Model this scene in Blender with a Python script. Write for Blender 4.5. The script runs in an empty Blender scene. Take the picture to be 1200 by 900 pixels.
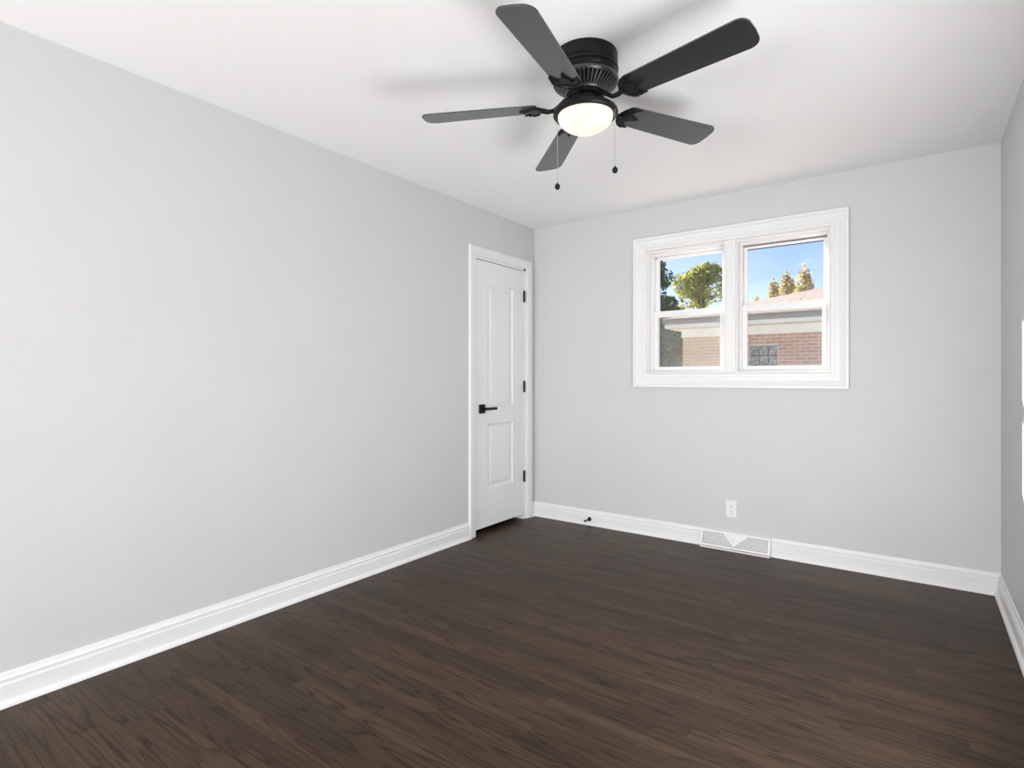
import bpy, bmesh, math, random
from mathutils import Vector, Matrix

# ------------------------------------------------------------------ camera, world, sun, lights, exposure
S = bpy.context.scene
COL = S.collection
S.view_settings.view_transform = 'Standard'
S.view_settings.look = 'None'
S.view_settings.gamma = 1.0
S.view_settings.use_curve_mapping = False
S.view_settings.exposure = -0.07

YAW = math.atan2(473.6, 655.0)                       # camera turned left of the room's long axis
cam_d = bpy.data.cameras.new('camera')
cam_d.sensor_width = 36.0
cam_d.lens = 655.0 / 1200.0 * 36.0
cam_d.shift_y = -7.0 / 1200.0
cam_d.clip_start = 0.02
cam = bpy.data.objects.new('camera', cam_d)
COL.objects.link(cam)
cam.location = (2.642, -3.98, 1.17)
cam.rotation_euler = (math.pi / 2, 0, YAW)
S.camera = cam

SUN_FROM = Vector((-0.86, 0.79, 0.565)).normalized()   # direction towards the sun
SUN_EL = math.asin(SUN_FROM.z)
SUN_AZ = math.atan2(SUN_FROM.x, SUN_FROM.y)            # clockwise from +Y

W = bpy.data.worlds.new('sky'); S.world = W
W.use_nodes = True
wt = W.node_tree; wt.nodes.clear()
wo = wt.nodes.new('ShaderNodeOutputWorld'); wb = wt.nodes.new('ShaderNodeBackground')
sky = wt.nodes.new('ShaderNodeTexSky'); sky.sky_type = 'NISHITA'
sky.sun_disc = False; sky.sun_elevation = SUN_EL; sky.sun_rotation = SUN_AZ
sky.altitude = 400.0; sky.air_density = 1.0; sky.dust_density = 0.45; sky.ozone_density = 6.0
tint = wt.nodes.new('ShaderNodeMix'); tint.data_type = 'RGBA'; tint.blend_type = 'MULTIPLY'
tint.inputs[0].default_value = 1.0; tint.inputs[7].default_value = (1.18, 0.94, 0.98, 1)
wt.links.new(sky.outputs[0], tint.inputs[6]); wt.links.new(tint.outputs[2], wb.inputs[0])
wb.inputs[1].default_value = 0.185
wt.links.new(wb.outputs[0], wo.inputs[0])

sun_d = bpy.data.lights.new('sun', 'SUN'); sun_d.energy = 20.0; sun_d.angle = math.radians(0.6)
sun_d.color = (1.0, 0.95, 0.87)
sun = bpy.data.objects.new('sun', sun_d); COL.objects.link(sun)
sun.rotation_euler = SUN_FROM.to_track_quat('Z', 'Y').to_euler()
sun.location = (-20, 20, 16)

def area(name, loc, target, sx, sy, power, color=(1, 1, 1)):
    d = bpy.data.lights.new(name, 'AREA'); d.shape = 'RECTANGLE'; d.size = sx; d.size_y = sy
    d.energy = power; d.color = color
    o = bpy.data.objects.new(name, d); COL.objects.link(o)
    o.location = loc
    o.rotation_euler = (Vector(target) - Vector(loc)).to_track_quat('-Z', 'Y').to_euler()
    return o
# fill light added at an invented, unseen low window behind the camera
area('rear_fill_light', (1.45, -7.06, 0.72), (1.45, -2.5, 2.1), 2.5, 1.15, 200.0, (1.0, 0.99, 0.98))
# daylight through the window in the right wall, beyond the frame's edge
area('side_window_daylight', (3.06, -2.30, 0.80), (0.9, -2.1, 1.55), 1.3, 1.02, 38.0, (1.0, 0.99, 0.98))

# ------------------------------------------------------------------ node helpers and materials
def mat(name):
    m = bpy.data.materials.new(name); m.use_nodes = True
    nt = m.node_tree
    return m, nt, nt.nodes['Principled BSDF']
def nd(nt, t, **kw):
    n = nt.nodes.new(t)
    for k, v in kw.items(): setattr(n, k, v)
    return n
def mth(nt, op, a, b=None, clamp=False):
    n = nt.nodes.new('ShaderNodeMath'); n.operation = op; n.use_clamp = clamp
    for i, v in enumerate((a, b)):
        if v is None: continue
        if isinstance(v, (int, float)): n.inputs[i].default_value = v
        else: nt.links.new(v, n.inputs[i])
    return n.outputs[0]
def mixc(nt, fac, a, b, mode='MIX'):
    n = nt.nodes.new('ShaderNodeMix'); n.data_type = 'RGBA'; n.blend_type = mode
    for idx, v in ((0, fac), (6, a), (7, b)):
        if isinstance(v, (int, float)): n.inputs[idx].default_value = v
        elif isinstance(v, tuple): n.inputs[idx].default_value = v if len(v) == 4 else (*v, 1)
        else: nt.links.new(v, n.inputs[idx])
    return n.outputs[2]
def ramp(nt, fac, stops):
    n = nt.nodes.new('ShaderNodeValToRGB')
    e = n.color_ramp.elements
    while len(e) < len(stops): e.new(0.5)
    for i, (p, c) in enumerate(stops):
        e[i].position = p; e[i].color = c if len(c) == 4 else (*c, 1)
    nt.links.new(fac, n.inputs[0])
    return n.outputs[0]
def coords(nt, scale=(1, 1, 1), kind='Object'):
    tc = nt.nodes.new('ShaderNodeTexCoord'); mp = nt.nodes.new('ShaderNodeMapping')
    mp.inputs['Scale'].default_value = scale
    nt.links.new(tc.outputs[kind], mp.inputs[0])
    return mp.outputs[0]
def noise(nt, vec, scale, detail=2.0, rough=0.5):
    n = nt.nodes.new('ShaderNodeTexNoise'); n.inputs['Scale'].default_value = scale
    n.inputs['Detail'].default_value = detail; n.inputs['Roughness'].default_value = rough
    nt.links.new(vec, n.inputs['Vector'])
    return n.outputs[0]
def bump(nt, p, height, strength, dist=0.002):
    b = nt.nodes.new('ShaderNodeBump'); b.inputs['Strength'].default_value = strength
    b.inputs['Distance'].default_value = dist
    nt.links.new(height, b.inputs['Height']); nt.links.new(b.outputs[0], p.inputs['Normal'])

def simple(name, col, rough=0.5, metal=0.0, spec=0.5, var=0.0, vscale=8.0, bmp=0.0, bscale=150.0):
    m, nt, p = mat(name)
    p.inputs['Base Color'].default_value = (*col, 1); p.inputs['Roughness'].default_value = rough
    p.inputs['Metallic'].default_value = metal; p.inputs['Specular IOR Level'].default_value = spec
    v = coords(nt)
    if var:
        n = noise(nt, v, vscale, 3)
        lo = tuple(c * (1 - var) for c in col); hi = tuple(min(1, c * (1 + var)) for c in col)
        nt.links.new(ramp(nt, n, [(0.3, lo), (0.7, hi)]), p.inputs['Base Color'])
    if bmp:
        bump(nt, p, noise(nt, v, bscale, 2), bmp, 0.001)
    return m

M = {}
M['wall'] = simple('grey_wall_paint', (0.60, 0.60, 0.605), 0.55, spec=0.35, var=0.012, vscale=3, bmp=0.06, bscale=260)
M['ceil'] = simple('white_ceiling_paint', (0.90, 0.90, 0.90), 0.8, spec=0.2, bmp=0.04, bscale=220)
M['trim'] = simple('white_trim_paint', (0.79, 0.79, 0.79), 0.38, spec=0.4, var=0.006, vscale=5)
M['door'] = simple('white_door_paint', (0.79, 0.79, 0.79), 0.45, spec=0.35, bmp=0.03, bscale=90)
M['vinyl'] = simple('white_vinyl', (0.80, 0.80, 0.80), 0.35, spec=0.4, var=0.005)
M['plastic'] = simple('white_plastic', (0.79, 0.79, 0.785), 0.35, spec=0.4, var=0.004)
M['register'] = simple('white_enamel', (0.80, 0.80, 0.80), 0.4, spec=0.4, var=0.005)
M['black'] = simple('matte_black_metal', (0.007, 0.007, 0.007), 0.38, spec=0.22, var=0.1, vscale=20)
M['housing'] = simple('black_painted_steel', (0.008, 0.008, 0.008), 0.38, spec=0.2, var=0.08, vscale=15)
M['vent_black'] = simple('vent_black_steel', (0.030, 0.030, 0.030), 0.32, spec=0.8, var=0.1, vscale=15)  # lighter, glossier variant of the housing black, for the vent ring
M['blade'] = simple('black_fan_blade', (0.020, 0.020, 0.020), 0.28, spec=0.9, bmp=0.02, bscale=60)
M['blade'].node_tree.nodes['Principled BSDF'].inputs['Coat Weight'].default_value = 0.35
M['blade'].node_tree.nodes['Principled BSDF'].inputs['Coat Roughness'].default_value = 0.22
M['dark'] = simple('gap_shade_black', (0.02, 0.02, 0.02), 0.7, var=0.05)  # near-black for outlet slots and for painted shade behind the fan vents
M['strip_dark'] = simple('gap_glazing_grey', (0.05, 0.05, 0.055), 0.7, var=0.1, vscale=30)  # dark tone for the painted sash gap, glazing strip and latch
M['chain'] = simple('steel_bead_chain', (0.45, 0.45, 0.45), 0.3, 1.0, var=0.05, vscale=60)
M['slot_backing'] = simple('slot_shade_grey', (0.22, 0.22, 0.22), 0.6, var=0.05)  # backing colour stands in for the shade inside the register slots
M['screw'] = simple('polished_screw', (0.5, 0.5, 0.5), 0.3, 1.0, var=0.05, vscale=60)
M['rubber'] = simple('black_rubber', (0.015, 0.015, 0.015), 0.6, var=0.1)
M['closet'] = simple('closet_shade_grey', (0.10, 0.10, 0.10), 0.8, var=0.03)  # closet walls coloured dark to stand in for the unlit interior

def glow():
    m, nt, p = mat('frosted_lamp_glass')
    p.inputs['Base Color'].default_value = (0.40, 0.385, 0.36, 1); p.inputs['Roughness'].default_value = 0.3
    n = noise(nt, coords(nt), 9.0, 1)
    nt.links.new(ramp(nt, n, [(0.35, (1.0, 0.80, 0.50)), (0.62, (1.0, 0.95, 0.84))]), p.inputs['Emission Color'])
    p.inputs['Emission Strength'].default_value = 0.82
    return m
M['bowl'] = glow()

def pane(name, tint=(1, 1, 1), refl=0.04):
    m = bpy.data.materials.new(name); m.use_nodes = True
    nt = m.node_tree; nt.nodes.clear()
    o = nd(nt, 'ShaderNodeOutputMaterial'); t = nd(nt, 'ShaderNodeBsdfTransparent'); g = nd(nt, 'ShaderNodeBsdfGlossy')
    t.inputs[0].default_value = (*tint, 1); g.inputs['Roughness'].default_value = 0.02
    n = noise(nt, coords(nt), 2.0, 1)
    mx = nd(nt, 'ShaderNodeMixShader')
    nt.links.new(mth(nt, 'MULTIPLY', n, refl * 2), mx.inputs[0])
    nt.links.new(t.outputs[0], mx.inputs[1]); nt.links.new(g.outputs[0], mx.inputs[2])
    nt.links.new(mx.outputs[0], o.inputs[0])
    return m
M['glass'] = pane('window_glass')

def screen():                                       # fine insect mesh: pale threads, mostly open
    m = bpy.data.materials.new('insect_mesh'); m.use_nodes = True
    nt = m.node_tree; nt.nodes.clear()
    o = nd(nt, 'ShaderNodeOutputMaterial'); t = nd(nt, 'ShaderNodeBsdfTransparent'); d = nd(nt, 'ShaderNodeBsdfDiffuse')
    d.inputs[0].default_value = (0.42, 0.42, 0.40, 1)
    mx = nd(nt, 'ShaderNodeMixShader')
    n = noise(nt, coords(nt), 14.0, 2)
    nt.links.new(mth(nt, 'ADD', mth(nt, 'MULTIPLY', n, 0.08), 0.10), mx.inputs[0])
    nt.links.new(t.outputs[0], mx.inputs[1]); nt.links.new(d.outputs[0], mx.inputs[2])
    nt.links.new(mx.outputs[0], o.inputs[0])
    return m
M['screen'] = screen()

def floor_mat():
    m, nt, p = mat('dark_stained_oak_strip')
    tc = nd(nt, 'ShaderNodeTexCoord'); sp = nd(nt, 'ShaderNodeSeparateXYZ')
    nt.links.new(tc.outputs['Object'], sp.inputs[0])
    X, Y = sp.outputs[0], sp.outputs[1]
    bw = 0.0572
    yr = mth(nt, 'DIVIDE', Y, bw); row = mth(nt, 'FLOOR', yr); fy = mth(nt, 'FRACT', yr)
    wn = nd(nt, 'ShaderNodeTexWhiteNoise', noise_dimensions='1D'); nt.links.new(row, wn.inputs['W'])
    xo = mth(nt, 'ADD', X, mth(nt, 'MULTIPLY', wn.outputs[0], 7.3))
    xr = mth(nt, 'DIVIDE', xo, 0.95); bi = mth(nt, 'FLOOR', xr); fx = mth(nt, 'FRACT', xr)
    cb = nd(nt, 'ShaderNodeCombineXYZ'); nt.links.new(row, cb.inputs[0]); nt.links.new(bi, cb.inputs[1])
    wn2 = nd(nt, 'ShaderNodeTexWhiteNoise', noise_dimensions='2D'); nt.links.new(cb.outputs[0], wn2.inputs[0])
    rnd = wn2.outputs[0]
    # cathedral grain: contour lines of a stretched noise, shifted for each board
    def vec(sx, sy, k):
        c = nd(nt, 'ShaderNodeCombineXYZ')
        nt.links.new(mth(nt, 'MULTIPLY', X, sx), c.inputs[0])
        nt.links.new(mth(nt, 'MULTIPLY', Y, sy), c.inputs[1])
        nt.links.new(mth(nt, 'MULTIPLY', rnd, k), c.inputs[2])
        return c.outputs[0]
    n1 = noise(nt, vec(1.05, 15.0, 40.0), 1.0, 1.5, 0.45)
    rings = mth(nt, 'FRACT', mth(nt, 'MULTIPLY', n1, 9.0))
    line = ramp(nt, rings, [(0.0, (0.15, 0.15, 0.15)), (0.45, (0.0, 0.0, 0.0)), (0.72, (0.35, 0.35, 0.35)), (0.88, (1, 1, 1)), (1.0, (0.3, 0.3, 0.3))])
    n2 = noise(nt, vec(14.0, 420.0, 11.0), 1.0, 2.0, 0.6)           # pores
    n3 = noise(nt, vec(1.1, 9.0, 23.0), 1.0, 2.0)                    # broad streaks
    n4 = noise(nt, tc.outputs['Object'], 1.3, 2.0)                  # patchy stain
    base = ramp(nt, rnd, [(0.0, (0.050, 0.0325, 0.0205)), (0.5, (0.066, 0.0430, 0.0265)), (1.0, (0.092, 0.059, 0.0350))])
    c = mixc(nt, mth(nt, 'MULTIPLY', line, 0.85), base, (0.016, 0.0100, 0.0065))
    c = mixc(nt, mth(nt, 'MULTIPLY', ramp(nt, n3, [(0.45, (0, 0, 0)), (0.75, (1, 1, 1))]), 0.35), c, (0.125, 0.078, 0.046))
    c = mixc(nt, mth(nt, 'MULTIPLY', ramp(nt, n2, [(0.40, (1, 1, 1)), (0.55, (0, 0, 0))]), 0.38), c, (0.019, 0.0125, 0.0085))
    c = mixc(nt, mth(nt, 'MULTIPLY', ramp(nt, n4, [(0.35, (1, 1, 1)), (0.65, (0, 0, 0))]), 0.25), c, (0.030, 0.021, 0.0150))
    g1 = mth(nt, 'LESS_THAN', fy, 0.022); g2 = mth(nt, 'LESS_THAN', fx, 0.0018)
    gap = mth(nt, 'MAXIMUM', g1, g2)
    c = mixc(nt, mth(nt, 'MULTIPLY', gap, 0.65), c, (0.010, 0.0065, 0.005))
    nt.links.new(c, p.inputs['Base Color'])
    p.inputs['Roughness'].default_value = 0.30
    nt.links.new(mth(nt, 'ADD', mth(nt, 'MULTIPLY', n4, 0.10), 0.28), p.inputs['Roughness'])
    p.inputs['Specular IOR Level'].default_value = 0.09
    h = mth(nt, 'SUBTRACT', mth(nt, 'MULTIPLY', n2, 0.25), gap)
    bump(nt, p, h, 0.12, 0.0012)
    return m
M['floor'] = floor_mat()

def brick_mat():
    m, nt, p = mat('tan_red_brick')
    tc = nd(nt, 'ShaderNodeTexCoord'); mp = nd(nt, 'ShaderNodeMapping')
    mp.inputs['Rotation'].default_value = (math.pi / 2, 0, 0)
    nt.links.new(tc.outputs['Object'], mp.inputs[0])
    b = nd(nt, 'ShaderNodeTexBrick')
    nt.links.new(mp.outputs[0], b.inputs['Vector'])
    b.inputs['Scale'].default_value = 1.0
    b.inputs['Brick Width'].default_value = 0.175; b.inputs['Row Height'].default_value = 0.056
    b.inputs['Mortar Size'].default_value = 0.0055; b.inputs['Mortar Smooth'].default_value = 0.2
    b.inputs['Color1'].default_value = (0.46, 0.25, 0.17, 1); b.inputs['Color2'].default_value = (0.34, 0.18, 0.125, 1)
    b.inputs['Mortar'].default_value = (0.66, 0.56, 0.47, 1); b.inputs['Bias'].default_value = -0.1
    sp = nd(nt, 'ShaderNodeSeparateXYZ'); nt.links.new(tc.outputs['Object'], sp.inputs[0])
    n = noise(nt, tc.outputs['Object'], 3.0, 3)
    # bricks left of the glass-block window are a paler, tan batch
    f = mth(nt, 'ADD', mth(nt, 'MULTIPLY', mth(nt, 'SUBTRACT', 0.25, sp.outputs[0]), 3.0), mth(nt, 'SUBTRACT', n, 0.5), True)
    c = mixc(nt, f, b.outputs[0], mixc(nt, 0.55, b.outputs[0], (0.74, 0.60, 0.42)))
    nt.links.new(c, p.inputs['Base Color']); p.inputs['Roughness'].default_value = 0.9
    return m
M['brick'] = brick_mat()

def shingle_mat():
    m, nt, p = mat('tan_roof_shingles')
    b = nd(nt, 'ShaderNodeTexBrick'); nt.links.new(coords(nt), b.inputs['Vector'])
    b.inputs['Scale'].default_value = 1.0; b.inputs['Brick Width'].default_value = 0.3; b.inputs['Row Height'].default_value = 0.14
    b.inputs['Mortar Size'].default_value = 0.008
    b.inputs['Color1'].default_value = (0.42, 0.30, 0.24, 1); b.inputs['Color2'].default_value = (0.34, 0.25, 0.20, 1)
    b.inputs['Mortar'].default_value = (0.2, 0.15, 0.12, 1)
    nt.links.new(b.outputs[0], p.inputs['Base Color']); p.inputs['Roughness'].default_value = 0.95
    return m
M['shingle'] = shingle_mat()

def leaf_mat(name, a, b, trans=0.5, scale=1.2):
    m = bpy.data.materials.new(name); m.use_nodes = True
    nt = m.node_tree; nt.nodes.clear()
    o = nd(nt, 'ShaderNodeOutputMaterial'); d = nd(nt, 'ShaderNodeBsdfDiffuse'); t = nd(nt, 'ShaderNodeBsdfTranslucent')
    n = noise(nt, coords(nt), scale, 4, 0.65)
    c = ramp(nt, n, [(0.36, a), (0.64, b)])
    nt.links.new(c, d.inputs[0]); nt.links.new(c, t.inputs[0])
    mx = nd(nt, 'ShaderNodeMixShader'); mx.inputs[0].default_value = trans
    nt.links.new(d.outputs[0], mx.inputs[1]); nt.links.new(t.outputs[0], mx.inputs[2])
    nt.links.new(mx.outputs[0], o.inputs[0])
    return m
M['leaf'] = leaf_mat('yellow_green_leaves', (0.13, 0.19, 0.05), (0.46, 0.44, 0.12))
M['leaf_dark'] = leaf_mat('dark_green_leaves', (0.04, 0.085, 0.04), (0.12, 0.19, 0.07))
M['hedge'] = leaf_mat('olive_hedge_leaves', (0.17, 0.22, 0.10), (0.40, 0.42, 0.20))
M['conifer'] = leaf_mat('golden_conifer_leaves', (0.34, 0.30, 0.13), (0.64, 0.52, 0.24), scale=4)
M['bark'] = simple('bark', (0.11, 0.08, 0.055), 0.9, var=0.3, vscale=14)
M['pale_ground'] = simple('bounce_concrete', (0.55, 0.53, 0.49), 0.95, var=0.1, vscale=6)  # unseen ground, coloured pale so it bounces light onto the garage
M['alu'] = simple('white_aluminium', (0.82, 0.82, 0.80), 0.45, var=0.04, vscale=4)
M['gutter'] = simple('mottled_grey_gutter', (0.20, 0.20, 0.20), 0.5, var=0.25, vscale=9)  # dark grey with random mottling
M['soffit'] = simple('cream_soffit', (0.74, 0.68, 0.56), 0.6, var=0.08, vscale=4)
def block_mat():
    m, nt, p = mat('wavy_glass_block')
    n = noise(nt, coords(nt), 22.0, 3, 0.7)
    nt.links.new(ramp(nt, n, [(0.38, (0.02, 0.025, 0.025)), (0.66, (0.36, 0.40, 0.39))]), p.inputs['Base Color'])
    p.inputs['Roughness'].default_value = 0.12
    bump(nt, p, n, 0.6, 0.01)
    return m
M['block'] = block_mat()

# ------------------------------------------------------------------ mesh helpers
def box(bm, x0, x1, y0, y1, z0, z1, bev=0.0):
    r = bmesh.ops.create_cube(bm, size=1.0)
    vs = r['verts']
    for v in vs:
        v.co = Vector(((x0 + x1) / 2 + v.co.x * (x1 - x0), (y0 + y1) / 2 + v.co.y * (y1 - y0), (z0 + z1) / 2 + v.co.z * (z1 - z0)))
    if bev:
        es = list({e for v in vs for e in v.link_edges})
        bmesh.ops.bevel(bm, geom=es, offset=bev, segments=2, affect='EDGES', profile=0.5)
def lathe(bm, prof, n=48, center=(0, 0, 0), cap=True):
    cx, cy, cz = center
    rings = []
    for r, z in prof:
        if r < 1e-6: rings.append([bm.verts.new((cx, cy, cz + z))])
        else: rings.append([bm.verts.new((cx + r * math.cos(2 * math.pi * i / n), cy + r * math.sin(2 * math.pi * i / n), cz + z)) for i in range(n)])
    for a, b in zip(rings, rings[1:]):
        for i in range(n):
            j = (i + 1) % n
            if len(a) == 1 and len(b) == 1: break
            if len(a) == 1: bm.faces.new((a[0], b[i], b[j]))
            elif len(b) == 1: bm.faces.new((a[i], a[j], b[0]))
            else: bm.faces.new((a[i], a[j], b[j], b[i]))
    if cap:
        for rg in (rings[0], rings[-1]):
            if len(rg) > 1: bm.faces.new(rg)
def tube(bm, pts, rad, n=10):
    pts = [Vector(p) for p in pts]
    rads = rad if isinstance(rad, (list, tuple)) else [rad] * len(pts)
    rings = []
    up = Vector((0, 0, 1))
    for i, p in enumerate(pts):
        t = (pts[min(i + 1, len(pts) - 1)] - pts[max(i - 1, 0)]).normalized()
        a = t.cross(up)
        if a.length < 1e-3: a = t.cross(Vector((1, 0, 0)))
        a.normalize(); b = t.cross(a).normalized()
        rings.append([bm.verts.new(p + (a * math.cos(2 * math.pi * k / n) + b * math.sin(2 * math.pi * k / n)) * rads[i]) for k in range(n)])
    for r0, r1 in zip(rings, rings[1:]):
        for k in range(n): bm.faces.new((r0[k], r0[(k + 1) % n], r1[(k + 1) % n], r1[k]))
    bm.faces.new(rings[0]); bm.faces.new(rings[-1])
def prism(bm, pts, z0, z1, xf=None, bev=0.0):
    """polygon in XY extruded from z0 to z1, then moved by the function xf"""
    xf = xf or (lambda v: v)
    lo = [bm.verts.new(xf(Vector((x, y, z0)))) for x, y in pts]; hi = [bm.verts.new(xf(Vector((x, y, z1)))) for x, y in pts]
    n = len(pts)
    fs = [bm.faces.new(lo[::-1]), bm.faces.new(hi)]
    for i in range(n): fs.append(bm.faces.new((lo[i], lo[(i + 1) % n], hi[(i + 1) % n], hi[i])))
    if bev:
        es = list({e for f in fs[:2] for e in f.edges})
        bmesh.ops.bevel(bm, geom=es, offset=bev, segments=2, affect='EDGES', profile=0.5)
def sweep(bm, path, prof, to3d, closed=False):
    """profile (u sideways to the left of travel, h out) swept with mitred corners along a 2-D path"""
    n = len(path); P = [Vector(p) for p in path]; rings = []
    for i in range(n):
        dirs = []
        if closed or i > 0: dirs.append((P[i] - P[i - 1]).normalized())
        if closed or i < n - 1: dirs.append((P[(i + 1) % n] - P[i]).normalized())
        ns = [Vector((-d.y, d.x)) for d in dirs]
        if len(ns) == 2:
            mdir = (ns[0] + ns[1]).normalized(); mdir /= max(0.2, mdir.dot(ns[0]))
        else: mdir = ns[0]
        rings.append([bm.verts.new(to3d(P[i].x + mdir.x * u, P[i].y + mdir.y * u, h)) for u, h in prof])
    k = len(prof)
    rng = range(n) if closed else range(n - 1)
    for i in rng:
        a, b = rings[i], rings[(i + 1) % n]
        for j in range(k): bm.faces.new((a[j], a[(j + 1) % k], b[(j + 1) % k], b[j]))
    if not closed:
        bm.faces.new(rings[0]); bm.faces.new(rings[-1])
def obj(name, bm, m, parent=None, smooth=None):
    bmesh.ops.remove_doubles(bm, verts=bm.verts, dist=1e-6)
    bmesh.ops.recalc_face_normals(bm, faces=bm.faces)
    me = bpy.data.meshes.new(name); bm.to_mesh(me); bm.free()
    me.materials.append(m if not isinstance(m, str) else M[m])
    if smooth:
        for p in me.polygons: p.use_smooth = True
        me.set_sharp_from_angle(angle=math.radians(smooth))
    o = bpy.data.objects.new(name, me); COL.objects.link(o)
    if parent: o.parent = parent
    return o
def thing(name, label, cat, loc=(0, 0, 0), rz=0.0, group=None, kind=None):
    o = bpy.data.objects.new(name, None); COL.objects.link(o)
    o.empty_display_size = 0.1
    o.location = loc; o.rotation_euler = (0, 0, rz)
    return tag(o, label, cat, group, kind)
def tag(o, label=None, cat=None, group=None, kind=None):
    if label: o['label'] = label
    if cat: o['category'] = cat
    if group: o['group'] = group
    if kind: o['kind'] = kind
    return o
def struct(name, bm, m, label, cat, smooth=None):
    return tag(obj(name, bm, m, None, smooth), label, cat, None, 'structure')
B = bmesh.new
def dup(o, parent=None):
    c = o.copy(); COL.objects.link(c)
    if parent: c.parent = parent
    for ch in o.children: dup(ch, c)
    return c

# ------------------------------------------------------------------ room shell (left wall x=0, back wall y=0)
RX, RY, H = 3.012, -7.0, 2.44
bm = B(); box(bm, -0.9, RX + 0.15, RY - 0.15, 0.15, -0.12, 0.0)
struct('floor', bm, 'floor', 'dark stained oak strip floor with satin finish', 'floor')
bm = B(); box(bm, -0.9, RX + 0.15, RY - 0.15, 0.15, H, H + 0.12)
struct('ceiling', bm, 'ceil', 'flat smooth white painted ceiling', 'ceiling')

# back wall with the double window's opening
WX0, WX1, WZ0, WZ1 = 1.012, 2.208, 1.205, 2.112
bm = B()
T = 0.16
box(bm, -0.15, WX0, 0, T, -0.3, H); box(bm, WX1, RX + 0.15, 0, T, -0.3, H)
box(bm, WX0, WX1, 0, T, -0.3, WZ0); box(bm, WX0, WX1, 0, T, WZ1, H)
struct('wall_back', bm, 'wall', 'pale grey wall holding the double window', 'wall')

# left wall with the closet door's opening
DY0, DY1, DZ = -0.800, -0.150, 2.066
bm = B()
box(bm, -0.12, 0, RY, DY0, 0, H); box(bm, -0.12, 0, DY1, 0, 0, H); box(bm, -0.12, 0, DY0, DY1, DZ, H)
struct('wall_left', bm, 'wall', 'long pale grey wall left of the closet door', 'wall')
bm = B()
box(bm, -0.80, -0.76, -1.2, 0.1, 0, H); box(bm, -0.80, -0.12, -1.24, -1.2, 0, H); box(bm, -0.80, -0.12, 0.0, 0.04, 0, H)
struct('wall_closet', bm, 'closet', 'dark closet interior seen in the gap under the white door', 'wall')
SY0, SY1, SZ0, SZ1 = -3.00, -1.60, 0.24, 1.36
bm = B(); box(bm, RX, RX + 0.12, RY, SY0, 0, H); box(bm, RX, RX + 0.12, SY1, 0, 0, H)
box(bm, RX, RX + 0.12, SY0, SY1, 0, SZ0); box(bm, RX, RX + 0.12, SY0, SY1, SZ1, H)
struct('wall_right', bm, 'wall', 'pale grey wall at the right edge with a sunlit patch', 'wall')
# rear wall behind the camera, with an unseen window opening added for fill light
bm = B()
box(bm, -0.12, 0.2, RY - 0.12, RY, 0, H); box(bm, 2.7, RX + 0.12, RY - 0.12, RY, 0, H)
box(bm, 0.2, 2.7, RY - 0.12, RY, 0, 0.12); box(bm, 0.2, 2.7, RY - 0.12, RY, 1.32, H)
struct('wall_rear', bm, 'wall', 'pale grey wall behind the camera with a wide opening added for fill light', 'wall')

# baseboards: flat board, ogee cap and quarter-round shoe
BB = [(0.0, 0.0), (0.029, 0.0), (0.029, 0.007), (0.026, 0.014), (0.021, 0.019), (0.0155, 0.0205), (0.0155, 0.078), (0.0120, 0.083),
      (0.0120, 0.093), (0.0145, 0.0955), (0.0130, 0.099), (0.0085, 0.103), (0.0065, 0.110), (0.0060, 0.116), (0.0, 0.119)]
def baseboard(name, paths, label):
    bm = B()
    for p in paths:
        sweep(bm, p, BB, lambda x, y, h: Vector((x, y, h)))
    struct(name, bm, 'trim', label, 'baseboard', 25)
e = 0.0004
VX0, VX1 = 1.420, 1.872
baseboard('baseboard_left', [[(e, -0.866), (e, RY)]], 'white moulded baseboard running along the long left wall')
baseboard('baseboard_back', [[(VX0, -e), (0.003, -e), (e, -0.003), (e, -0.0585)], [(RX - e, -e), (VX1, -e)]], 'white moulded baseboard under the window, broken by the floor register')
baseboard('baseboard_right', [[(RX - e, RY), (RX - e, -0.0290)]], 'white moulded baseboard at the foot of the right wall')

# ------------------------------------------------------------------ window casing and the two double-hung units
CAS = [(0.0, 0.0), (0.0, 0.014), (0.004, 0.017), (0.020, 0.017), (0.023, 0.020), (0.052, 0.020), (0.056, 0.015), (0.062, 0.016), (0.070, 0.021),
       (0.078, 0.024), (0.081, 0.029), (0.097, 0.029), (0.100, 0.026), (0.100, 0.0)]
bm = B()
back3 = lambda x, z, h: Vector((x, -h, z))
sweep(bm, [(WX0 - 0.003, WZ0 - 0.003), (WX0 - 0.003, WZ1 + 0.003), (WX1 + 0.003, WZ1 + 0.003), (WX1 + 0.003, WZ0 - 0.003)], CAS, back3, True)
struct('trim_1', bm, 'trim', 'white moulded picture-frame casing around the double window', 'window casing', 25)
MX0, MX1 = 1.574, 1.648
bm = B()
box(bm, MX0, MX1, -0.017, 0.13, WZ0 - 0.002, WZ1 + 0.002, 0.003)
box(bm, MX0 + 0.014, MX1 - 0.014, -0.021, -0.016, WZ0, WZ1, 0.0015)
struct('trim_2', bm, 'trim', 'white flat mullion post between the two window units', 'mullion')

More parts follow.
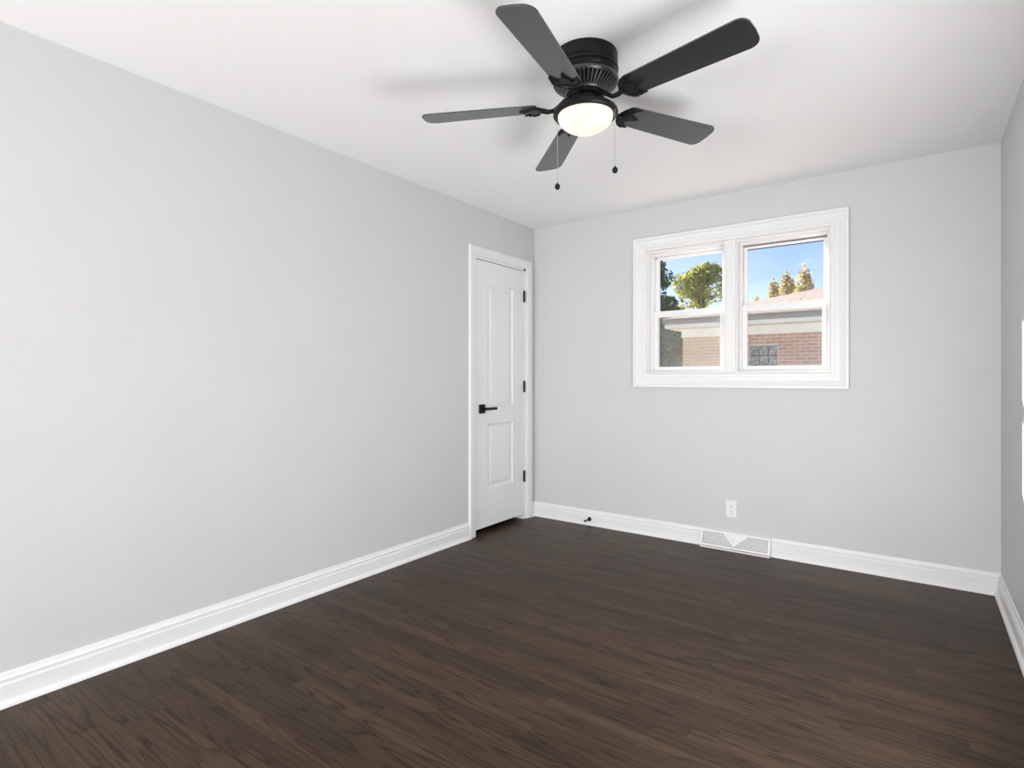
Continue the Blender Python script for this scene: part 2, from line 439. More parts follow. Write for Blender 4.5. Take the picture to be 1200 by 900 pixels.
def ring_box(bm, x0, x1, z0, z1, y0, y1, l, r, b, t, bev=0.002):
    box(bm, x0, x0 + l, y0, y1, z0, z1, bev); box(bm, x1 - r, x1, y0, y1, z0, z1, bev)
    box(bm, x0 + l, x1 - r, y0, y1, z0, z0 + b, bev); box(bm, x0 + l, x1 - r, y0, y1, z1 - t, z1, bev)
def window_unit(name, x0, x1, label, sagging):
    t = thing(name, label, 'window', ((x0 + x1) / 2, 0.06, WZ0), kind='structure')
    off = Vector((-(x0 + x1) / 2, -0.06, -WZ0))
    def o(nm, bm, m, par=t, **k):
        bmesh.ops.translate(bm, verts=bm.verts, vec=off)
        return obj(nm, bm, m, par, **k)
    bm = B()                                          # jamb liner
    ring_box(bm, x0, x1, WZ0, WZ1, 0.0, 0.16, 0.008, 0.008, 0.010, 0.014, 0.001)
    ring_box(bm, x0 + 0.008, x1 - 0.008, WZ0 + 0.010, WZ1 - 0.014, 0.060, 0.155, 0.014, 0.014, 0.012, 0.012)
    o('window_frame', bm, 'vinyl')
    a0, a1 = x0 + 0.0225, x1 - 0.0225                 # sash extents
    top = WZ1 - 0.0275
    mz = 1.645
    dz = -0.007 if sagging else 0.0
    bm = B(); ring_box(bm, a0, a1, mz - 0.008, top + dz, 0.112, 0.140, 0.026, 0.026, 0.03, 0.020)
    us = o('upper_sash', bm, 'vinyl')
    bm = B(); box(bm, a0 + 0.023, a1 - 0.023, 0.124, 0.128, mz + 0.018, top + dz - 0.016)
    o('pane', bm, 'glass', us)
    bm = B(); ring_box(bm, a0, a1, WZ0 + 0.0225, mz + 0.025, 0.074, 0.104, 0.031, 0.031, 0.026, 0.045)
    ls = o('lower_sash', bm, 'vinyl')
    bm = B(); box(bm, a0 + 0.028, a1 - 0.028, 0.087, 0.091, WZ0 + 0.045, mz - 0.017)
    o('pane', bm, 'glass', ls)
    bm = B()
    xm = (a0 + a1) / 2
    box(bm, xm - 0.028, xm + 0.028, 0.078, 0.100, mz + 0.0245, mz + 0.029, 0.002)
    box(bm, xm - 0.012, xm + 0.022, 0.078, 0.094, mz + 0.029, mz + 0.034, 0.002)
    o('sash_lock', bm, 'vinyl', ls)
    bm = B()
    ring_box(bm, a0 + 0.004, a1 - 0.004, WZ0 + 0.0225, mz, 0.1445, 0.1525, 0.012, 0.012, 0.012, 0.012, 0.001)
    sc = o('screen_frame', bm, 'vinyl')
    bm = B(); box(bm, a0 + 0.014, a1 - 0.014, 0.1483, 0.1487, WZ0 + 0.033, mz - 0.010)
    o('insect_screen', bm, 'screen', sc)
    if sagging:                                       # first strip paints the shade of the slipped sash's gap; second is glazing
        bm = B(); box(bm, a0, a1, 0.116, 0.140, top - 0.0065, top - 0.0035)
        o('gap_glazing_strip', bm, 'strip_dark', us)
        bm = B(); box(bm, a0 + 0.026, a1 - 0.026, 0.1105, 0.1235, top + dz - 0.0235, top + dz - 0.0195)
        o('gap_glazing_strip', bm, 'strip_dark', us)
    else:
        bm = B(); box(bm, a0 + 0.002, a0 + 0.010, 0.1085, 0.1125, top - 0.014, top - 0.004, 0.001)
        tag(o('tilt_latch', bm, 'strip_dark', us), 'dark tilt latch')
    return t
window_unit('window_1', WX0, MX0, 'left double-hung unit of the white window, tree beyond', False)
window_unit('window_2', MX1, WX1, 'right double-hung unit of the white window, three conifers beyond', True)
# frame of the unseen rear window, added to carry the fill light
t = thing('added_rear_window', 'wide white framed unseen window added behind the camera for fill light', 'window', (1.45, RY, 0.12), kind='structure')
bm = B(); ring_box(bm, -1.25, 1.25, 0, 1.2, -0.10, 0.0, 0.05, 0.05, 0.05, 0.05)
obj('window_frame', bm, 'vinyl', t)

# side window in the right wall
bm = B()
sweep(bm, [(SY0, SZ0), (SY1, SZ0), (SY1, SZ1), (SY0, SZ1)][::-1], CAS, lambda y, z, h: Vector((RX - h, y, z)), True)
struct('trim_4', bm, 'trim', 'white moulded casing around the window in the right wall', 'window casing', 25)
t = thing('window_4', 'white framed window in the right wall beyond the frame', 'window', (RX, (SY0 + SY1) / 2, SZ0), kind='structure')
bm = B(); hw = (SY1 - SY0) / 2; hh_ = SZ1 - SZ0
box(bm, 0.0, 0.11, -hw, -hw + 0.03, 0, hh_, 0.002); box(bm, 0.0, 0.11, hw - 0.03, hw, 0, hh_, 0.002)
box(bm, 0.0, 0.11, -hw + 0.03, hw - 0.03, 0, 0.03, 0.002); box(bm, 0.0, 0.11, -hw + 0.03, hw - 0.03, hh_ - 0.03, hh_, 0.002)
box(bm, 0.085, 0.11, -0.025, 0.025, 0.03, hh_ - 0.03, 0.002)
obj('window_frame', bm, 'vinyl', t)
for s_ in (-1, 1):
    bm = B(); box(bm, 0.096, 0.100, min(s_ * 0.02, s_ * (hw - 0.025)), max(s_ * 0.02, s_ * (hw - 0.025)), 0.025, hh_ - 0.025)
    obj('pane', bm, 'glass', t)

# ------------------------------------------------------------------ closet door in the left wall
LEFT = lambda y, z, h: Vector((h, y, z))
DC = [(0.0, 0.0), (0.0, 0.010), (0.003, 0.012), (0.012, 0.012), (0.016, 0.015), (0.040, 0.017), (0.050, 0.019), (0.056, 0.019), (0.066, 0.019), (0.069, 0.016), (0.069, 0.0)]
bm = B()
sweep(bm, [(DY1 + 0.018, 0.0), (DY1 + 0.018, DZ + 0.012), (DY0 + 0.004, DZ + 0.012), (DY0 + 0.004, 0.0)][::-1], [(u if True else u, h) for u, h in DC], LEFT)
struct('trim_3', bm, 'trim', 'white moulded casing around the closet door', 'door casing', 25)
door = thing('door_1', 'white two-panel closet door with black lever and hinges', 'door', (0, -0.475, 0), kind='structure')
ofy = 0.475
bm = B()
box(bm, -0.12, 0.0005, DY0, DY0 + 0.010, 0, DZ); box(bm, -0.12, 0.0005, DY1 - 0.010, DY1 + 0.018, 0, DZ + 0.012); box(bm, -0.12, 0.0005, DY0, DY1 + 0.018, DZ - 0.006, DZ + 0.012)
bmesh.ops.translate(bm, verts=bm.verts, vec=(0, ofy, 0))
obj('jamb', bm, 'trim', door)
# leaf with two raised panels (built as a grid of faces so the panels are real relief)
ly0, ly1, lz0, lz1 = DY0 + 0.0125, DY1 - 0.0125, 0.040, 2.055
px0, px1 = -0.637, -0.308
panels = [(px0, px1, 0.325, 0.818), (px0, px1, 0.945, 1.885)]
def door_leaf():
    bm = B(); f = -0.004; b = -0.039
    V = lambda y, z, x: bm.verts.new((x, y + ofy, z))
    def quad(y0, y1, z0, z1, x=f):
        bm.faces.new([V(y0, z0, x), V(y1, z0, x), V(y1, z1, x), V(y0, z1, x)])
    quad(ly0, px0, lz0, lz1); quad(px1, ly1, lz0, lz1)
    zs = [lz0, 0.325, 0.818, 0.945, 1.885, lz1]
    for i in (0, 2, 4): quad(px0, px1, zs[i], zs[i + 1])
    for (y0, y1, z0, z1) in panels:
        steps = [(0.0, 0.0), (0.006, -0.005), (0.014, -0.009), (0.024, -0.0095), (0.046, -0.003), (0.050, -0.0025)]
        prev = None
        for d, dx in steps:
            ring = [V(y0 + d, z0 + d, f + dx), V(y1 - d, z0 + d, f + dx), V(y1 - d, z1 - d, f + dx), V(y0 + d, z1 - d, f + dx)]
            if prev:
                for k in range(4): bm.faces.new((prev[k], prev[(k + 1) % 4], ring[(k + 1) % 4], ring[k]))
            prev = ring
        bm.faces.new(prev)
    c = [V(ly0, lz0, f), V(ly1, lz0, f), V(ly1, lz1, f), V(ly0, lz1, f)]; d = [V(ly0, lz0, b), V(ly1, lz0, b), V(ly1, lz1, b), V(ly0, lz1, b)]
    for k in range(4): bm.faces.new((c[k], c[(k + 1) % 4], d[(k + 1) % 4], d[k]))
    bm.faces.new(d)
    return bm
leaf = obj('door_leaf', door_leaf(), 'door', door)
bm = B()
hy, hz = -0.710 + ofy, 0.938
box(bm, -0.004, 0.006, hy - 0.034, hy + 0.034, hz - 0.034, hz + 0.034, 0.002)
rose = tag(obj('handle_rosette', bm, 'black', leaf), 'square black handle rosette')
bm = B()
lathe(bm, [(0.011, 0), (0.011, 0.045)], 20)
bmesh.ops.rotate(bm, verts=bm.verts, matrix=Matrix.Rotation(math.pi / 2, 3, 'Y'))
bmesh.ops.translate(bm, verts=bm.verts, vec=(0.004, hy, hz))
box(bm, 0.036, 0.054, hy - 0.011, hy + 0.122, hz - 0.010, hz + 0.010, 0.002)
tag(obj('lever_handle', bm, 'black', leaf), 'black lever handle')
bm = B(); box(bm, -0.004, 0.0002, ly0 + ofy - 0.0005, ly0 + ofy + 0.003, hz - 0.03, hz + 0.03)
obj('latch_plate', bm, 'screw', leaf)
for z in (1.846, 1.099, 0.354):
    bm = B()
    yk = ly1 + 0.004 + ofy
    tube(bm, [(0.006, yk, z - 0.046), (0.006, yk, z + 0.046)], 0.0072, 12)
    box(bm, -0.002, 0.003, yk - 0.006, yk + 0.006, z - 0.044, z + 0.044, 0.0005)
    lathe(bm, [(0.0045, z + 0.046), (0.0045, z + 0.049), (0.0, z + 0.051)], 12, (0.006, yk, 0))
    tag(obj('hinge', bm, 'black', door, smooth=40), 'black butt hinge')

# ------------------------------------------------------------------ outlet, floor register, door stop
ot = thing('wall_outlet', 'white duplex power outlet on the grey wall above the floor register', 'outlet', (1.617, 0, 0.275))
bm = B(); box(bm, -0.036, 0.036, -0.0055, 0, -0.058, 0.058, 0.0022)
obj('cover_plate', bm, 'plastic', ot)
for s in (-1, 1):
    bm = B()
    pts = [(0.0165 * math.cos(a), s * 0.0195 + max(-0.0135, min(0.0135, 0.0175 * math.sin(a)))) for a in [2 * math.pi * k / 40 for k in range(40)]]
    prism(bm, pts, 0.0050, 0.0075, lambda v: Vector((v.x, -v.z, v.y)))
    rc = obj('receptacle', bm, 'plastic', ot)
    bm = B()
    for x, h in ((-0.0065, 0.0045), (0.0065, 0.0038)):
        box(bm, x - 0.0012, x + 0.0012, -0.0078, -0.006, s * 0.0195 + 0.003 - h, s * 0.0195 + 0.003 + h)
    lathe(bm, [(0.0028, 0.006), (0.0028, 0.0078)], 16)
    sel = [v for v in bm.verts if abs(v.co.z - 0.006) < 1e-4 or abs(v.co.z - 0.0078) < 1e-4]
    for v in sel:
        if v.co.x ** 2 + v.co.y ** 2 < 0.0029 ** 2: v.co = Vector((v.co.x, -v.co.z, v.co.y + s * 0.0195 - 0.0085))
    obj('slot', bm, 'dark', rc)
bm = B(); lathe(bm, [(0.0035, 0.005), (0.0035, 0.0062), (0.002, 0.0068), (0, 0.007)], 16)
for v in bm.verts: v.co = Vector((v.co.x, -v.co.z, v.co.y))
obj('screw', bm, 'plastic', ot)

VW = VX1 - VX0
reg = thing('floor_register', 'white slotted baseboard heat register below the power outlet', 'vent', (VX0, 0, 0))
yb, zb, yt, zt = -0.060, 0.014, -0.014, 0.112            # sloping face, bottom and top
def face3(u, v, h):                                    # u along the wall, v up the slope 0..1, h out
    n = Vector((0, -(zt - zb), -(yt - yb) * -1.0)); n = Vector((0, -(zt - zb), (yt - yb))).normalized()
    return Vector((u, yb + (yt - yb) * v, zb + (zt - zb) * v)) + n * h
def fbox(bm, u0, u1, v0, v1, h0, h1):
    prism(bm, [(u0, v0), (u1, v0), (u1, v1), (u0, v1)], h0, h1, lambda q: face3(q.x, q.y, q.z))
bm = B()                                               # housing: foot, side plates, top
box(bm, 0, VW, -0.066, -0.001, 0, 0.010, 0.002)
prism(bm, [(-0.058, 0.006), (-0.0005, 0.006), (-0.0005, 0.117), (-0.016, 0.117)], 0.0, 0.003, lambda q: Vector((q.z, q.x, q.y)))
prism(bm, [(-0.058, 0.006), (-0.0005, 0.006), (-0.0005, 0.117), (-0.016, 0.117)], VW - 0.003, VW, lambda q: Vector((q.z, q.x, q.y)))
box(bm, 0, VW, -0.018, -0.0005, 0.112, 0.117, 0.001)
obj('register_housing', bm, 'register', reg)
bm = B(); prism(bm, [(-0.046, 0.012), (-0.004, 0.012), (-0.004, 0.110), (-0.008, 0.110)], 0.004, VW - 0.004, lambda q: Vector((q.z, q.x, q.y)))
dk = tag(obj('slot_backing', bm, 'slot_backing', reg), 'grey backing that stands in for shade in the slots')
bm = B()
fw = 0.016
fbox(bm, 0, fw, 0, 1, -0.002, 0.003); fbox(bm, VW - fw, VW, 0, 1, -0.002, 0.003)
fbox(bm, fw, VW - fw, 0, 0.12, -0.002, 0.003); fbox(bm, fw, VW - fw, 0.88, 1.0, -0.002, 0.003)
ta, tb, tc_ = 0.335 * VW, 0.680 * VW, 0.495 * VW         # the V-shaped middle plate
prism(bm, [(ta, 0.88), (tc_, 0.12), (tb, 0.88)], -0.002, 0.003, lambda q: face3(q.x, q.y, q.z))
def vtop(u):
    if u < ta: return 0.88
    if u < tc_: return 0.12 + 0.76 * (tc_ - u) / (tc_ - ta)
    if u < tb: return 0.12 + 0.76 * (u - tc_) / (tb - tc_)
    return 0.88
u = fw + 0.007
while u < VW - fw:
    if vtop(u) > 0.16: fbox(bm, u, u + 0.0052, 0.10, vtop(u) + 0.01, -0.0015, 0.0015)
    u += 0.0098
for k in range(1, 6):
    v = 0.12 + 0.76 * k / 6
    ul = ta + (tc_ - ta) * (0.88 - v) / 0.76; ur = tb - (tb - tc_) * (0.88 - v) / 0.76
    fbox(bm, fw, ul, v - 0.018, v + 0.018, -0.0018, 0.0012); fbox(bm, ur, VW - fw, v - 0.018, v + 0.018, -0.0018, 0.0012)
gr = obj('grille', bm, 'register', reg)
bm = B()
fbox(bm, 0.445 * VW, 0.480 * VW, 0.70, 0.76, 0.003, 0.006); fbox(bm, 0.468 * VW, 0.486 * VW, 0.50, 0.78, 0.003, 0.020)
obj('damper_lever', bm, 'register', reg)

ds = thing('door_stop', 'small black door stop sticking out of the white baseboard', 'door stop', (0.537, -0.0160, 0.048))
def horn(bm, prof, n=20):
    lathe(bm, prof, n)
    for v in bm.verts: v.co = Vector((v.co.x, -v.co.z, v.co.y))
bm = B(); horn(bm, [(0.017, 0), (0.017, 0.004), (0.015, 0.010), (0.010, 0.016), (0.006, 0.020), (0, 0.020)])
obj('base_cup', bm, 'black', ds, 40)
bm = B(); horn(bm, [(0.0048, 0.018), (0.0048, 0.066)])
obj('rod', bm, 'black', ds, 40)
bm = B(); horn(bm, [(0.0075, 0.064), (0.0085, 0.068), (0.0085, 0.076), (0.006, 0.081), (0, 0.081)])
obj('rubber_tip', bm, 'rubber', ds, 40)

# ------------------------------------------------------------------ ceiling fan
FK = 1.033                                             # the fan was drawn to a 50-inch span; its real span is 52
FX, FY = 2.642 + (1.618 - 2.642) * FK, -3.98 + (-2.085 + 3.98) * FK
fan = thing('ceiling_fan', 'black five-blade flush-mount ceiling fan with lit frosted bowl lamp', 'ceiling fan', (FX, FY, 1.17 + (H - 1.17) * FK))
fan.scale = (FK, FK, FK)
Z = lambda z: z - H
bm = B(); lathe(bm, [(0.06, Z(2.3990)), (0.1195, Z(2.3990)), (0.1195, Z(2.396)), (0.06, Z(2.396))], 64)
obj('mounting_plate', bm, 'housing', fan, 35)
bm = B()
lathe(bm, [(0.06, Z(2.397)), (0.118, Z(2.397)), (0.1215, Z(2.393)), (0.1215, Z(2.352)), (0.1180, Z(2.349)), (0.1180, Z(2.346)), (0.1235, Z(2.343)), (0.1245, Z(2.338)),
           (0.1235, Z(2.333)), (0.1190, Z(2.331)), (0.1190, Z(2.328)), (0.1225, Z(2.326)), (0.1225, Z(2.318)), (0.1200, Z(2.315)), (0.1190, Z(2.300)), (0.05, Z(2.300))], 72)
obj('motor_housing', bm, 'housing', fan, 30)
bm = B()                                               # vent ring: rim, sloping fins, inner collar
lathe(bm, [(0.100, Z(2.308)), (0.119, Z(2.308)), (0.124, Z(2.304)), (0.1245, Z(2.296)), (0.120, Z(2.290)), (0.100, Z(2.292))], 72)
lathe(bm, [(0.060, Z(2.262)), (0.074, Z(2.262)), (0.078, Z(2.256)), (0.074, Z(2.250)), (0.055, Z(2.250))], 48)
for k in range(45):
    a = 2 * math.pi * k / 45
    rot = Matrix.Rotation(a, 3, 'Z')
    prism(bm, [(0.072, Z(2.252)), (0.121, Z(2.289)), (0.121, Z(2.300)), (0.072, Z(2.264))], -0.0036, 0.0036, lambda q: rot @ Vector((q.x, q.z, q.y)))
obj('vent_ring', bm, 'vent_black', fan, 30)
bm = B(); lathe(bm, [(0.104, Z(2.302)), (0.058, Z(2.270)), (0.050, Z(2.270))], 48, cap=False)
tag(obj('vent_backing', bm, 'dark', fan), 'dark backing standing in for shade behind the vent slots')
bm = B(); lathe(bm, [(0.03, Z(2.256)), (0.066, Z(2.256)), (0.068, Z(2.250)), (0.068, Z(2.240)), (0.062, Z(2.236)), (0.03, Z(2.236))], 48)
obj('rotor_hub', bm, 'housing', fan, 30)
bm = B(); lathe(bm, [(0.05, Z(2.240)), (0.0575, Z(2.238)), (0.0575, Z(2.205)), (0.061, Z(2.200)), (0.05, Z(2.196))], 48)
obj('switch_housing', bm, 'housing', fan, 30)
bm = B()
lathe(bm, [(0.04, Z(2.203)), (0.066, Z(2.203)), (0.092, Z(2.200)), (0.112, Z(2.194)), (0.1205, Z(2.187)), (0.1230, Z(2.180)), (0.1230, Z(2.174)), (0.119, Z(2.169)), (0.110, Z(2.167)), (0.106, Z(2.171)), (0.04, Z(2.190))], 72)
obj('light_pan', bm, 'housing', fan, 30)
bm = B()
prof = [(0.104, Z(2.176))] + [(0.1045 * math.cos(a), Z(2.168) - 0.060 * math.sin(a)) for a in [math.pi / 2 * k / 14 for k in range(14)]] + [(0.0, Z(2.108))]
lathe(bm, prof, 64, cap=False)
tag(obj('lamp_bowl', bm, 'bowl', fan, 60), 'glowing frosted glass lamp bowl')

# blades
PH = math.radians(-80.45)
def blade_mesh():
    r0, r1 = 0.185, 0.636
    w0, w1 = 0.052, 0.066
    pts = []
    def arc(cx, cy, rad, a0, a1, n=8): return [(cx + rad * math.cos(math.radians(a0 + (a1 - a0) * k / n)), cy + rad * math.sin(math.radians(a0 + (a1 - a0) * k / n))) for k in range(n + 1)]
    pts += arc(r0 + 0.016, -w0 + 0.016, 0.016, 180, 270, 5)
    c = 0.034
    pts += arc(r1 - c, -w1 + c, c, -90, -8)
    pts += [(r1 + 0.003 - 0.000, 0.0)]
    pts += arc(r1 - c, w1 - c, c, 8, 90)
    pts += arc(r0 + 0.016, w0 - 0.016, 0.016, 90, 180, 5)
    bm = B(); prism(bm, pts, -0.003, 0.003, None, 0.0012)
    return bm
def iron_mesh():
    bm = B()
    pitch0 = Matrix.Rotation(PITCH, 3, 'X')
    tube(bm, [(0.060, 0, 0.028), (0.080, 0, 0.022), (0.100, 0, 0.004), (0.122, 0, -0.012), (0.145, 0, -0.014), (0.165, 0, -0.008)], [0.0095, 0.0085, 0.008, 0.008, 0.009, 0.010], 12)
    P = lambda q: pitch0 @ Vector((q.x, q.y, q.z)) 
    # claw under the blade root: curved yoke with two horns and a middle tongue
    yoke = [(0.158, 0.012), (0.168, 0.034), (0.186, 0.052), (0.212, 0.058), (0.240, 0.054), (0.222, 0.047), (0.207, 0.036), (0.203, 0.022), (0.214, 0.014), (0.236, 0.007), (0.256, 0.0)]
    pts = yoke + [(x, -y) for x, y in yoke[::-1][1:]]
    prism(bm, pts, -0.0105, -0.0036, P, 0.0015)
    # raised rib along the yoke
    rib = [(0.205, 0.053), (0.186, 0.044), (0.176, 0.026), (0.170, 0.0), (0.176, -0.026), (0.186, -0.044), (0.205, -0.053)]
    tube(bm, [P(Vector((x, y, -0.011))) for x, y in rib], 0.0042, 8)
    return bm
PITCH = math.radians(-12.0)
def screws_mesh(x, y):
    bm = B(); pitch0 = Matrix.Rotation(PITCH, 3, 'X')
    lathe(bm, [(0.0, -0.0135), (0.003, -0.0132), (0.0048, -0.0118), (0.0048, -0.0100)], 14, (x, y, 0))
    for v in bm.verts: v.co = pitch0 @ v.co
    return bm
dzs = [0.0, 0.013, 0.006, -0.014, -0.012]
proto_b = proto_i = None
for k in range(5):
    if k == 0:
        bm = blade_mesh()
        for v in bm.verts: v.co = Matrix.Rotation(PITCH, 3, 'X') @ v.co
        b_ = obj('blade', bm, 'blade', fan)
        i_ = obj('blade_iron', iron_mesh(), 'black', fan, 40)
        for x, y in ((0.216, 0.050), (0.216, -0.050), (0.238, 0.0)):
            obj('screw', screws_mesh(x, y), 'black', i_, 40)
        proto_b, proto_i = b_, i_
    else:
        b_ = dup(proto_b, fan); i_ = dup(proto_i, fan)
    a = PH + k * 2 * math.pi / 5
    tilt = -math.atan2(dzs[k], 0.63)
    for o in (b_, i_):
        o.location = (0, 0, Z(2.213)); o.rotation_euler = (Matrix.Rotation(a, 3, 'Z') @ Matrix.Rotation(tilt, 3, 'Y')).to_euler()
    b_.location.z += 0.0
# pull chains
rt = Vector((math.cos(YAW), math.sin(YAW), 0)); fw_ = Vector((-math.sin(YAW), math.cos(YAW), 0))
for s, zt_, zb_, off in ((-0.1045, 2.166, 1.915, 0.030), (0.1015, 2.186, 1.945, -0.062)):
    c = rt * s + fw_ * off
    bm = B()
    tube(bm, [(c.x, c.y, Z(zt_)), (c.x, c.y, Z(zb_))], 0.0009, 8)
    n = int((zt_ - zb_) / 0.0045)
    for q in range(n):
        lathe(bm, [(0, -0.0013), (0.0013, 0), (0, 0.0013)], 6, (c.x, c.y, Z(zt_ - 0.0045 * q)))
    ch = tag(obj('pull_chain', bm, 'chain', fan), 'steel bead pull chain')
    bm = B()
    lathe(bm, [(0, 0.012), (0.003, 0.011), (0.004, 0.006), (0.0095, 0.003), (0.0105, -0.003), (0.0095, -0.010), (0.005, -0.0145), (0, -0.015)], 20, (c.x, c.y, Z(zb_)))
    tag(obj('chain_pull', bm, 'black', ch, 40), 'black turned pull knob')

# ------------------------------------------------------------------ outside: lawn, brick garage, trees
GZ = -0.45
bm = B(); box(bm, -40, 40, -40, 60, GZ - 0.1, GZ)
struct('ground', bm, 'pale_ground', 'unseen ground outside the window, coloured pale to bounce light', 'ground')

g = thing('garage', 'low brick garage with white fascia and tan hip roof outside the window', 'garage', (0, 6, GZ))
gx0, gx1, gy0, gy1 = -0.77, 8.2, 6.0, 12.0
to = Vector((0, -6, -GZ))
def go(nm, bm, m, par=g, **k):
    bmesh.ops.translate(bm, verts=bm.verts, vec=to); return obj(nm, bm, m, par, **k)
bx0, bx1, bz0, bz1 = 0.362, 0.811, 1.05, 1.722            # glass block opening
bm = B()
box(bm, gx0, bx0, gy0, gy0 + 0.2, GZ, 1.90); box(bm, bx1, gx1, gy0, gy0 + 0.2, GZ, 1.90)
box(bm, bx0, bx1, gy0, gy0 + 0.2, GZ, bz0); box(bm, bx0, bx1, gy0, gy0 + 0.2, bz1, 1.90)
box(bm, gx0, gx0 + 0.2, gy0 + 0.2, gy1, GZ, 1.90); box(bm, gx1 - 0.2, gx1, gy0 + 0.2, gy1, GZ, 1.90); box(bm, gx0 + 0.2, gx1 - 0.2, gy1 - 0.2, gy1, GZ, 1.90)
go('brick_wall', bm, 'brick')
bm = B(); box(bm, gx0 - 0.02, gx1 + 0.02, gy0 - 0.02, gy1 + 0.02, 1.90, 2.05, 0.01)
go('frieze_board', bm, 'alu')
ov = 0.42
bm = B(); box(bm, gx0 - ov * 0.4, gx1 + ov, gy0 - ov, gy1 + ov, 2.05, 2.085)
go('soffit', bm, 'soffit')
bm = B()
GUT = [(0.0, 0.0), (0.075, 0.0), (0.095, 0.03), (0.095, 0.05), (0.11, 0.06), (0.11, 0.075), (0.1, 0.075), (0.085, 0.07), (0.06, 0.02), (0.0, 0.02)]
sweep(bm, [(gx0 - ov * 0.4, gy0 - ov), (gx1 + ov, gy0 - ov)], [(-u, h) for u, h in GUT], lambda x, y, h: Vector((x, y, 2.10 + h)))
go('gutter', bm, 'gutter')
bm = B(); box(bm, gx0 - ov * 0.4, gx1 + ov, gy0 - ov - 0.012, gy0 - ov + 0.012, 2.04, 2.20, 0.003)
box(bm, gx0 - ov * 0.4 - 0.012, gx0 - ov * 0.4 + 0.012, gy0 - ov, gy1 + ov, 2.04, 2.20, 0.003)
go('fascia', bm, 'alu')
rx0, rx1, ry0, ry1, rz = gx0 - ov * 0.4 - 0.04, gx1 + ov, gy0 - ov - 0.05, gy1 + ov, 2.20
hd = (ry1 - ry0) / 2; rise = hd * 0.29
def roof():
    bm = B()
    vs = [bm.verts.new(p) for p in ((rx0, ry0, rz), (rx1, ry0, rz), (rx1, ry1, rz), (rx0, ry1, rz), (rx0 + hd, ry0 + hd, rz + rise), (rx1 - hd, ry0 + hd, rz + rise))]
    lo = [bm.verts.new((p.co.x, p.co.y, rz - 0.03)) for p in vs[:4]]
    for f in ((0, 1, 5, 4), (1, 2, 5), (2, 3, 4, 5), (3, 0, 4)): bm.faces.new([vs[i] for i in f])
    for i in range(4): bm.faces.new((vs[i], vs[(i + 1) % 4], lo[(i + 1) % 4], lo[i]))
    bm.faces.new(lo)
    return bm
go('roof', roof(), 'shingle')
bm = B(); ring_box(bm, bx0, bx1, bz0, bz1, gy0 + 0.02, gy0 + 0.14, 0.012, 0.012, 0.012, 0.012, 0.001)
gw = go('block_window', bm, 'alu')
nx, nz = 3, 4
for i in range(nx):
    for j in range(nz):
        w_ = (bx1 - bx0 - 0.024) / nx; h_ = (bz1 - bz0 - 0.024) / nz
        bm = B(); box(bm, bx0 + 0.012 + i * w_ + 0.005, bx0 + 0.012 + (i + 1) * w_ - 0.005, gy0 + 0.03, gy0 + 0.12, bz0 + 0.012 + j * h_ + 0.005, bz0 + 0.012 + (j + 1) * h_ - 0.005, 0.012)
        go('glass_block', bm, 'block', gw)

def leaves(rng, clumps, n, size, pointed=False):
    """small creased leaf faces gathered in clumps (centre, radius xyz)"""
    bm = B()
    tot = sum((c[1][0] * c[1][1] * c[1][2]) ** 0.6667 for c in clumps)
    for (cx, cy, cz), (ra, rb, rc) in clumps:
        for _ in range(int(n * (ra * rb * rc) ** 0.6667 / tot) + 1):
            while True:
                p = Vector((rng.uniform(-1, 1), rng.uniform(-1, 1), rng.uniform(-1, 1)))
                if p.length < 1: break
            p = p.normalized() * (p.length ** 0.5)
            c = Vector((cx + p.x * ra, cy + p.y * rb, cz + p.z * rc))
            a = Vector((rng.gauss(0, 1), rng.gauss(0, 1), rng.gauss(0, .7))).normalized()
            b = a.cross(Vector((rng.gauss(0, 1), rng.gauss(0, 1), rng.gauss(0, 1)))).normalized()
            s = size * rng.uniform(0.6, 1.3); nrm = a.cross(b) * s * 0.25
            v = [bm.verts.new(q) for q in (c - a * s, c + b * s * 0.5 + nrm, c + a * s, c - b * s * 0.5 + nrm)]
            bm.faces.new((v[0], v[1], v[2])); bm.faces.new((v[0], v[2], v[3]))
    return bm
def mesh_only(name, bm, m, parent):
    me = bpy.data.meshes.new(name); bm.to_mesh(me); bm.free(); me.materials.append(M[m])
    o = bpy.data.objects.new(name, me); COL.objects.link(o); o.parent = parent
    return o
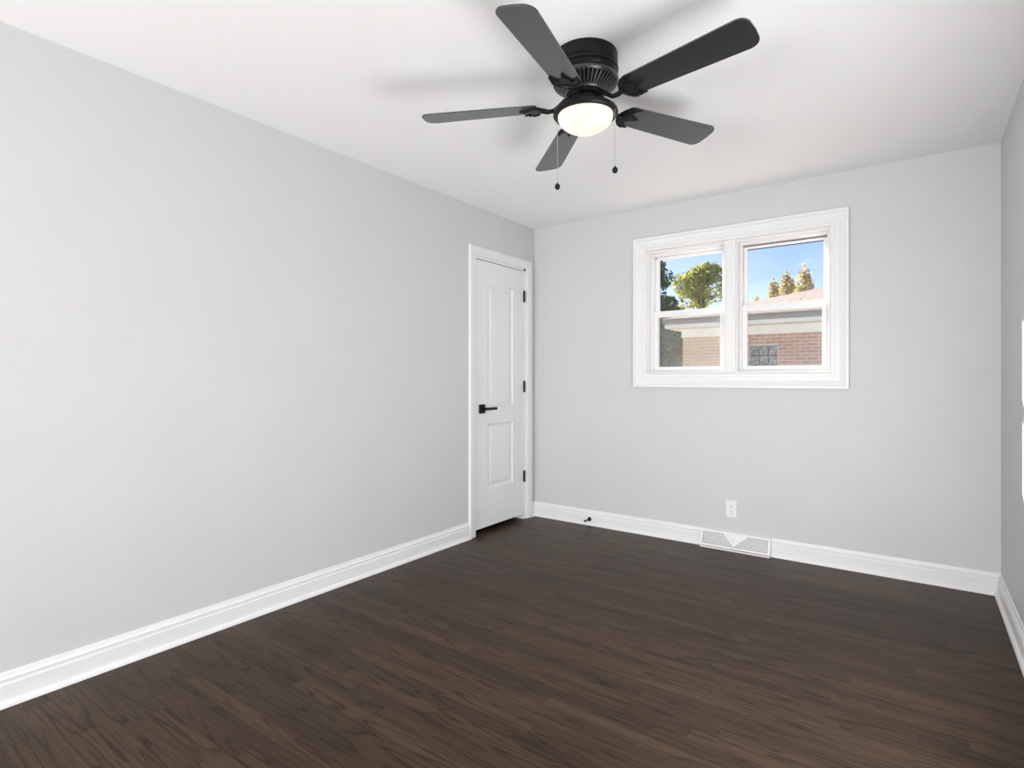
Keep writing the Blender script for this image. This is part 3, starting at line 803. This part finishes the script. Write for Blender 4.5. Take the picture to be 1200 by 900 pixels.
def tree(name, label, cat, x, y, top, r, crown_h, m, n, size, seed, kind='round', group=None, nclump=46):
    rng = random.Random(seed)
    t = thing(name, label, cat, (x, y, GZ), group=group)
    hh = top - GZ
    base = hh - crown_h
    clumps = []
    if kind == 'round':
        for _ in range(nclump):
            a = rng.uniform(0, 2 * math.pi); q = rng.uniform(0.0, 1.0); z = base + crown_h * (0.12 + 0.78 * q)
            env = math.sin(math.pi * (0.30 + 0.60 * q)) ** 0.7
            d = r * env * rng.uniform(0.15, 0.85)
            s = r * rng.uniform(0.20, 0.36)
            clumps.append(((d * math.cos(a), d * math.sin(a), z), (s, s, s * 0.8)))
    elif kind == 'cone':
        k = 22
        for i in range(k):
            q = i / (k - 1); z = base + crown_h * (0.04 + 0.92 * q)
            rr = r * (1 - q) ** 0.45 + 0.03
            clumps.append(((0, 0, z), (rr, rr, crown_h / k * 0.9)))
            for _ in range(6):
                a = rng.uniform(0, 6.28)
                clumps.append(((rr * 0.75 * math.cos(a), rr * 0.75 * math.sin(a), z), (rr * 0.4, rr * 0.4, crown_h / k)))
    else:
        for i in range(34):
            clumps.append(((rng.uniform(-r, r) * 0.8, rng.uniform(-0.4, 0.4), base + crown_h * rng.uniform(0.1, 0.85)), (r * 0.32, 0.35, crown_h * 0.16)))
    bm = B()
    tube(bm, [(0, 0, 0), (0.03 * r, 0, hh * 0.3), (0, 0.05 * r, hh * 0.6), (0.02, 0, hh * 0.92)], [r * 0.10, r * 0.085, r * 0.06, r * 0.015], 10)
    tr = obj('trunk', bm, 'bark', t, 60)
    if kind != 'cone':
        for c in clumps[:14]:
            bm = B()
            z0 = max(0.2 * hh, c[0][2] - r * 0.5)
            tube(bm, [(0, 0, min(z0, hh * 0.8)), (c[0][0] * 0.5, c[0][1] * 0.5, (z0 + c[0][2]) / 2 + 0.05), c[0]], [r * 0.03, r * 0.02, r * 0.008], 6)
            obj('branch', bm, 'bark', tr, 60)
    mesh_only('foliage', leaves(rng, clumps, n, size), m, t)
    return t
tree('broadleaf_tree', 'yellow-green leafy tree seen in the left window unit', 'tree', -4.10, 18.0, 5.75, 1.70, 5.2, 'leaf', 8000, 0.085, 3)
tree('dark_tree', 'dark green tree at the left edge of the left window unit', 'tree', -2.95, 9.6, 4.7, 0.88, 4.6, 'leaf_dark', 11000, 0.06, 5, nclump=90)
tree('bush', 'dark green bush between the dark tree and the yellow-green leafy tree', 'bush', -3.02, 11.4, 3.82, 0.55, 3.2, 'leaf_dark', 5000, 0.05, 12, nclump=50)
tree('hedge', 'olive green hedge beside the garage corner in the lower left pane', 'hedge', -2.0, 8.1, 2.62, 0.80, 3.0, 'hedge', 13000, 0.065, 8, 'hedge')
for i, (x, y, top, r, lab) in enumerate(((-1.42, 17.4, 4.72, 0.48, 'shortest golden conifer, leftmost of three beyond the garage roof'), (-0.736, 15.8, 4.67, 0.49, 'middle golden conifer of three beyond the garage roof'),
                               (0.02, 14.0, 4.46, 0.50, 'tallest golden conifer, nearest the right edge of the window'))):
    tree('conifer_tree', lab, 'tree', x, y, top, r, 3.6, 'conifer', 7000, 0.055, 20 + i, 'cone', 'conifers beyond the garage')
tree('small_tree', 'small pale tree low in the right window unit, left of the conifers', 'tree', -2.25, 18.5, 4.35, 0.34, 1.6, 'conifer', 700, 0.05, 31)
tree('yellow_tree', 'yellow leafy tree right of the conifers, above the garage roof', 'tree', 0.30, 18.6, 4.72, 0.55, 1.9, 'conifer', 2200, 0.06, 37)
